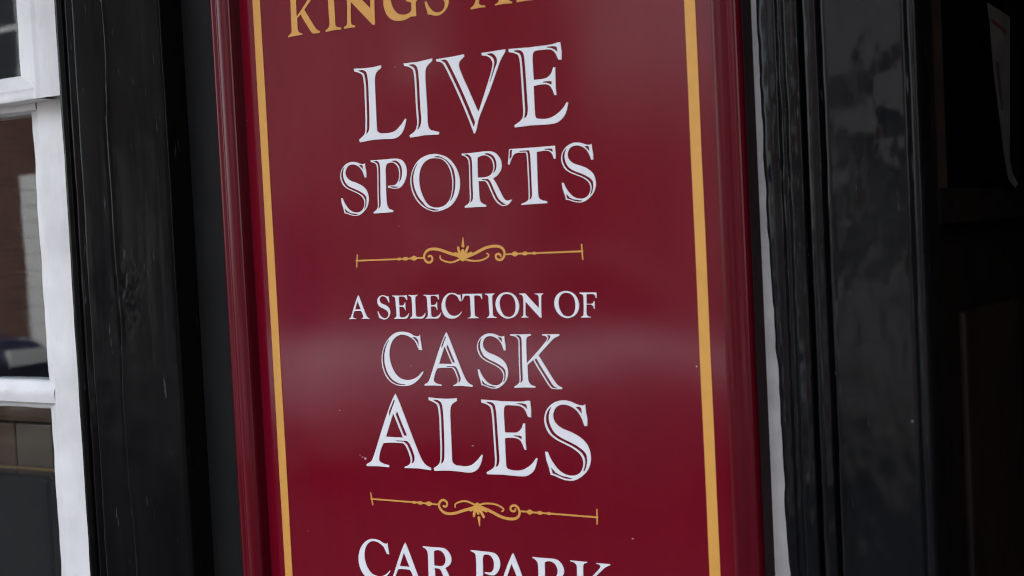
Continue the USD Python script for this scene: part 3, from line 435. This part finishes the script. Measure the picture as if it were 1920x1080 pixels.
# gold scrollwork dividers: (points in mm from the centre, width at start, width at end)
SCROLL = [[[[-0.7,0.0],[-10.4,3.9],[-18.9,6.2],[-28.7,9.5],[-38.8,11.1],[-46.3,9.8],[-50.8,5.7],[-51.4,0.8],[-47.9,-3.2],[-43.1,-3.3],[-40.5,-0.1],[-42.0,3.2],[-45.8,2.8]],2.9,1.8],[[[-0.6,0.3],[10.7,2.6],[20.7,6.1],[30.6,9.9],[41.0,11.3],[49.9,9.9],[54.2,5.0],[53.4,-0.3],[49.1,-3.6],[44.0,-2.2],[43.3,1.6],[46.9,2.8],[49.3,0.3]],2.9,1.8],[[[-0.7,-0.3],[-9.5,-3.2],[-16.9,-4.4],[-24.1,-2.8],[-29.0,-0.5],[-29.8,3.1]],1.8,1.4],[[[1.3,-0.6],[10.3,-3.3],[20.1,-3.7],[28.0,-2.2],[33.6,0.8],[31.6,3.8]],1.8,1.4],[[[1.7,21.9],[1.4,17.0],[1.1,13.0]],0.8,3.1],[[[-1.2,1.4],[-4.2,6.9],[-5.2,11.2]],3.1,2.6],[[[1.4,1.3],[5.1,7.1],[7.6,11.4]],3.1,2.6],[[[-0.0,-0.3],[0.3,4.1],[0.5,7.8]],5.7,3.1],[[[-1.3,0.9],[-7.0,4.3],[-9.6,5.7]],3.1,1.9],[[[1.4,0.8],[8.1,3.8],[11.5,5.3]],3.1,1.9],[[[-52.9,1.7],[-64.8,1.7],[-78.3,1.4],[-109.6,1.3],[-147.6,1.3]],1.5,1.5],[[[56.5,2.1],[67.1,2.2],[79.3,2.2],[110.1,2.1],[150.1,2.2]],1.5,1.5],[[[-145.6,7.8],[-147.7,-5.6]],1.4,1.4],[[[149.2,9.1],[149.7,-5.9]],1.4,1.4],[[[-61.9,1.6],[-65.7,1.7]],1.9,4.7],[[[-65.7,1.7],[-69.6,1.6]],4.7,1.9],[[[64.4,2.1],[67.1,2.2]],1.9,4.7],[[[67.1,2.2],[70.6,2.2]],4.7,1.9],[[[-76.3,1.5],[-79.0,1.5]],3.3,3.3],[[[78.6,2.2],[81.0,2.3]],3.3,3.3],[[[-85.1,1.5],[-87.6,1.4]],2.6,2.6],[[[90.5,2.1],[92.2,2.1]],2.6,2.6]]
def scroll(cx, cz, flip):
    geo = []
    for pts, w0, w1 in SCROLL:
        P = np.array(pts) / 1000.0
        if flip: P[:, 1] *= -1
        if len(P) > 2:
            t = np.linspace(0, len(P) - 1, len(P) * 6); from_ = np.arange(len(P))
            from scipy.interpolate import CubicSpline
            P = CubicSpline(from_, P)(t)
        w = np.linspace(w0, w1, len(P)) * 1.18 / 2000.0
        dots = [Point(p).buffer(r, 6) for p, r in zip(P, w)]
        geo += [unary_union([dots[i], dots[i + 1]]).convex_hull for i in range(len(dots) - 1)]
    return affinity.translate(unary_union(geo), cx, cz)
obj("divider", prism(scroll(0.2774, 1.5710, False).simplify(0.0001), -0.0007, 0.003), M["gold"], sign, label="gold scroll divider under SPORTS")
obj("divider", prism(scroll(0.2800, 1.3005, True).simplify(0.0001), -0.0007, 0.003), M["gold"], sign, label="gold scroll divider under ALES")

# ------------------------------------------------------------------ paper notice on the porch side panel
def notice_mesh():
    n, k = 24, 8
    L = np.array([(0.188, 1.800), (0.195, 1.781), (0.199, 1.735), (0.210, 1.690), (0.218, 1.650), (0.228, 1.624), (0.266, 1.612)])
    Rr = np.array([(0.277, 1.794), (0.274, 1.770), (0.270, 1.730), (0.266, 1.685), (0.261, 1.645), (0.270, 1.631), (0.288, 1.620)])
    t = np.linspace(0, 1, n); s = np.linspace(0, 1, len(L))
    l = np.stack([np.interp(t, s, L[:, i]) for i in (0, 1)], 1); r = np.stack([np.interp(t, s, Rr[:, i]) for i in (0, 1)], 1)
    V = []
    for i in range(n):
        for j in range(k):
            u = j / (k - 1); y, z = l[i] * (1 - u) + r[i] * u
            V.append((0.7925 + 0.004 * math.sin(u * 3.0 + 2.5 * t[i]) * t[i] + 0.003 * t[i] ** 2, y, z))
    V = np.array(V); i = np.arange(n * k).reshape(n, k); a, b, c, d = i[:-1, :-1].ravel(), i[:-1, 1:].ravel(), i[1:, 1:].ravel(), i[1:, :-1].ravel()
    f = np.vstack([np.stack([a, b, c], 1), np.stack([a, c, d], 1)])
    V2 = V + np.array([0.0006, 0, 0])
    return trimesh.Trimesh(np.vstack([V, V2]), np.vstack([f[:, ::-1], f + len(V)]), process=False), l, r
nm, nl, nr = notice_mesh()
M["paper"] = plain("weathered_paper", (0.105, 0.088, 0.080), rough=0.7, var=0.3, scale=30)
M["paper_red"] = plain("red_print", (0.09, 0.01, 0.01), rough=0.7, var=0.1)
M["paper_black"] = plain("black_print", (0.02, 0.02, 0.02), rough=0.7, var=0.1)
nt = thing("paper_notice", "curled narrow paper notice with a red stripe hanging in the dark porch", "notice", (0.7925, 0.23, 1.61))
obj("sheet", nm, M["paper"], nt, smooth=60)
def on_sheet(t0, t1, u0, u1, mat_, name):
    n = 6; V = []
    for t in np.linspace(t0, t1, n):
        i = t * (len(nl) - 1); i0 = int(i); fr = i - i0; l = nl[i0] * (1 - fr) + nl[min(i0 + 1, len(nl) - 1)] * fr; r = nr[i0] * (1 - fr) + nr[min(i0 + 1, len(nl) - 1)] * fr
        for u in np.linspace(u0, u1, 5):
            y, z = l * (1 - u) + r * u; V.append((0.7925 + 0.004 * math.sin(u * 3.0 + 2.5 * t) * t + 0.003 * t ** 2 + 0.0012, y, z))
    i = np.arange(n * 5).reshape(n, 5); a, b, c, d = i[:-1, :-1].ravel(), i[:-1, 1:].ravel(), i[1:, 1:].ravel(), i[1:, :-1].ravel()
    obj(name, trimesh.Trimesh(np.array(V), np.vstack([np.stack([a, b, c], 1), np.stack([a, c, d], 1)]), process=False), mat_, nt)
on_sheet(0.12, 0.150, 0.08, 0.80, M["paper_red"], "red_stripe")
on_sheet(0.30, 0.48, 0.10, 0.26, M["paper_black"], "printed_mark")

# ------------------------------------------------------------------ across the street (what the gloss paint and the panes mirror)
def house(name, label, x0, x1, h, wallm, windows, doors, extras=()):
    t = thing(name, label, "house", ((x0 + x1) / 2, -9.5, 0.0), "houses across the street")
    obj("wall", bx(x0, x1, -16.0, -9.5, 0.05, h), wallm, t)
    rf = trimesh.creation.extrude_polygon(Polygon([(-16.3, h + 0.002), (-9.2, h + 0.002), (-12.75, h + 2.2)]), x1 - x0 - 0.02, engine="earcut")
    rf.vertices = np.stack([x0 + 0.01 + rf.vertices[:, 2], rf.vertices[:, 0], rf.vertices[:, 1]], 1)
    r = obj("roof", rf, M["roof"], t)
    obj("chimney", bx(x0 + 0.4, x0 + 1.1, -13.1, -12.4, h + 1.2, h + 3.0), M["brick"], r)
    for wx0, wx1, wz0, wz1 in windows:
        f = obj("window", [bx(wx0, wx1, -9.502, -9.44, wz0, wz0 + 0.07), bx(wx0, wx1, -9.502, -9.44, wz1 - 0.07, wz1), bx(wx0, wx0 + 0.07, -9.502, -9.442, wz0 + 0.07, wz1 - 0.07), bx(wx1 - 0.07, wx1, -9.502, -9.442, wz0 + 0.07, wz1 - 0.07),
                           bx((wx0 + wx1) / 2 - 0.02, (wx0 + wx1) / 2 + 0.02, -9.502, -9.45, wz0 + 0.07, wz1 - 0.07), bx(wx0 + 0.07, wx1 - 0.07, -9.502, -9.455, (wz0 + wz1) / 2 - 0.025, (wz0 + wz1) / 2 + 0.025)], M["white_trim"], t)
        obj("pane", bx(wx0 + 0.06, wx1 - 0.06, -9.51, -9.485, wz0 + 0.06, wz1 - 0.06), M["dark_glass"], f)
        obj("sill", bx(wx0 - 0.06, wx1 + 0.06, -9.505, -9.38, wz0 - 0.08, wz0 - 0.003), M["white_trim"], f)
    for dx0, dx1, dm in doors:
        d = obj("door", rbox(dx0, dx1, -9.52, -9.45, 0.14, 2.12, 0.01), dm, t)
        obj("handle", rbox(dx0 + 0.06, dx0 + 0.10, -9.45, -9.40, 1.0, 1.1, 0.008), M["alloy"], d)
    for nm_, mesh_, m_ in extras: obj(nm_, mesh_, m_, t)
    return t
house("brick_house", "red brick house across the street with white boarded garage front, mirrored in the window panes", -16.5, -10.35, 5.6, M["brick"], [(-15.6, -14.5, 3.2, 4.5), (-13.0, -11.9, 3.55, 4.8)], [(-15.4, -14.5, M["navy"])],
      [("garage_board", bx(-12.66, -10.9, -9.503, -9.46, 0.16 + k * 0.2, 0.353 + k * 0.2), M["white_trim"]) for k in range(12)])
house("grey_cottage", "grey rendered cottage across the street beside the brick house, mirrored in the sign", -10.3, -7.75, 5.2, M["plaster"], [(-9.9, -9.0, 3.3, 4.4), (-9.7, -8.8, 1.0, 2.1)], [(-8.6, -7.85, M["navy"])])
house("brick_house", "dark red brick house across the street between two grey houses, mirrored in the sign", -7.7, -5.1, 5.6, M["brick"], [(-7.3, -6.4, 3.1, 4.3), (-7.2, -6.0, 0.95, 2.3)], [(-5.95, -5.2, M["rubber"])])
house("grey_cottage", "grey rendered cottage across the street with wide dark window, mirrored in the door surround", -5.05, 1.5, 5.4, M["render"], [(-3.6, -1.8, 0.95, 2.45), (-3.1, -2.0, 3.4, 4.5), (-0.6, 0.6, 3.3, 4.5)], [(-0.9, 0.0, M["navy"])], [("lower_wall", bx(a_, b_, -9.499, -9.47, 0.13, 2.6), M["brick"]) for a_, b_ in ((-5.05, -3.68), (-1.72, -0.95), (0.05, 1.5))])
house("brick_house", "red brick house at the right end of the row across the street", 1.55, 9.0, 5.8, M["brick"], [(2.4, 3.6, 3.3, 4.6), (5.0, 6.2, 3.3, 4.6), (2.4, 3.8, 0.95, 2.4)], [(5.2, 6.1, M["rubber"])])
def car(name, label, x, y, paint, flip=1):
    t = thing(name, label, "car", (x, y, 0.0), "cars parked across the street")
    P = lambda pts: Polygon([(x + flip * a, b) for a, b in pts])
    side = P([(-2.1, 0.32), (-2.12, 0.62), (-1.95, 0.80), (-1.05, 0.92), (1.55, 0.93), (2.02, 0.82), (2.1, 0.55), (2.05, 0.30)])
    for wx in (-1.3, 1.3): side = side.difference(Point(x + flip * wx, 0.31).buffer(0.36, 12))
    lower = prism(side.intersection(sbox(x - 3, 0, x + 3, 0.70)), y - 0.85, y + 0.85)
    rim_ = side.intersection(sbox(x - 3, 0.7005, x + 3, 2)); up = prism(rim_, y - 0.85, y + 0.85)
    v = up.vertices.copy(); k = np.clip((v[:, 2] - 0.70) / 0.23, 0, 1); v[:, 1] = y + (v[:, 1] - y) * (1 - 0.16 * k); up.vertices = v
    b_ = obj("body", lower, paint, t); obj("shoulder", up, paint, b_)
    cab = P([(-1.05, 0.922), (-0.42, 1.36), (-0.2, 1.40), (0.95, 1.40), (1.2, 1.36), (1.75, 0.932)])
    obj("cabin_glass", prism(cab, y - 0.70, y + 0.70), M["dark_glass"], t)
    roof = P([(-0.48, 1.372), (-0.2, 1.43), (1.0, 1.43), (1.27, 1.372)]); obj("roof", prism(roof, y - 0.715, y + 0.715), paint, t)
    for a, b in ((-1.06, -0.44), (0.34, 0.34), (1.76, 1.22)):
        pl = P([(a - 0.05, 0.925), (a + 0.05, 0.925), (b + 0.05, 1.385), (b - 0.05, 1.385)]); [obj("pillar", prism(pl, *q), paint, t) for q in ((y + 0.69, y + 0.712), (y - 0.712, y - 0.69))]
    for wx in (-1.3, 1.3):
        for s in (-1, 1):
            w_ = trimesh.creation.cylinder(0.31, 0.2, sections=24); w_.apply_transform(trimesh.transformations.rotation_matrix(math.pi / 2, (1, 0, 0))); w_.apply_translation((x + flip * wx, y + s * 0.74, 0.31))
            ty = obj("wheel", w_, M["rubber"], t)
            r_ = trimesh.creation.cylinder(0.2, 0.02, sections=20); r_.apply_transform(trimesh.transformations.rotation_matrix(math.pi / 2, (1, 0, 0))); r_.apply_translation((x + flip * wx, y + s * 0.848, 0.31)); obj("rim", r_, M["alloy"], ty)
    for s in (-1, 1):
        xs = sorted((x + flip * 2.06, x + flip * 2.13)); obj("tail_lamp", bx(xs[0], xs[1], y + s * 0.62 - 0.14, y + s * 0.62 + 0.14, 0.62, 0.80), M["lamp_red"], t)
        xs = sorted((x - flip * 2.15, x - flip * 2.06)); obj("headlight", bx(xs[0], xs[1], y + s * 0.6 - 0.18, y + s * 0.6 + 0.18, 0.58, 0.72), M["lamp_clear"], t)
    xs = sorted((x + flip * 2.08, x + flip * 2.135)); obj("number_plate", bx(xs[0], xs[1], y - 0.26, y + 0.26, 0.42, 0.53), M["plate"], t)
car("parked_car", "silver hatchback parked across the street, mirrored as a pale band in the sign", -3.7, -6.35, M["silver"])
car("parked_car", "dark blue hatchback parked across the street, mirrored low in the window panes", -11.6, -6.3, M["navy"], -1)
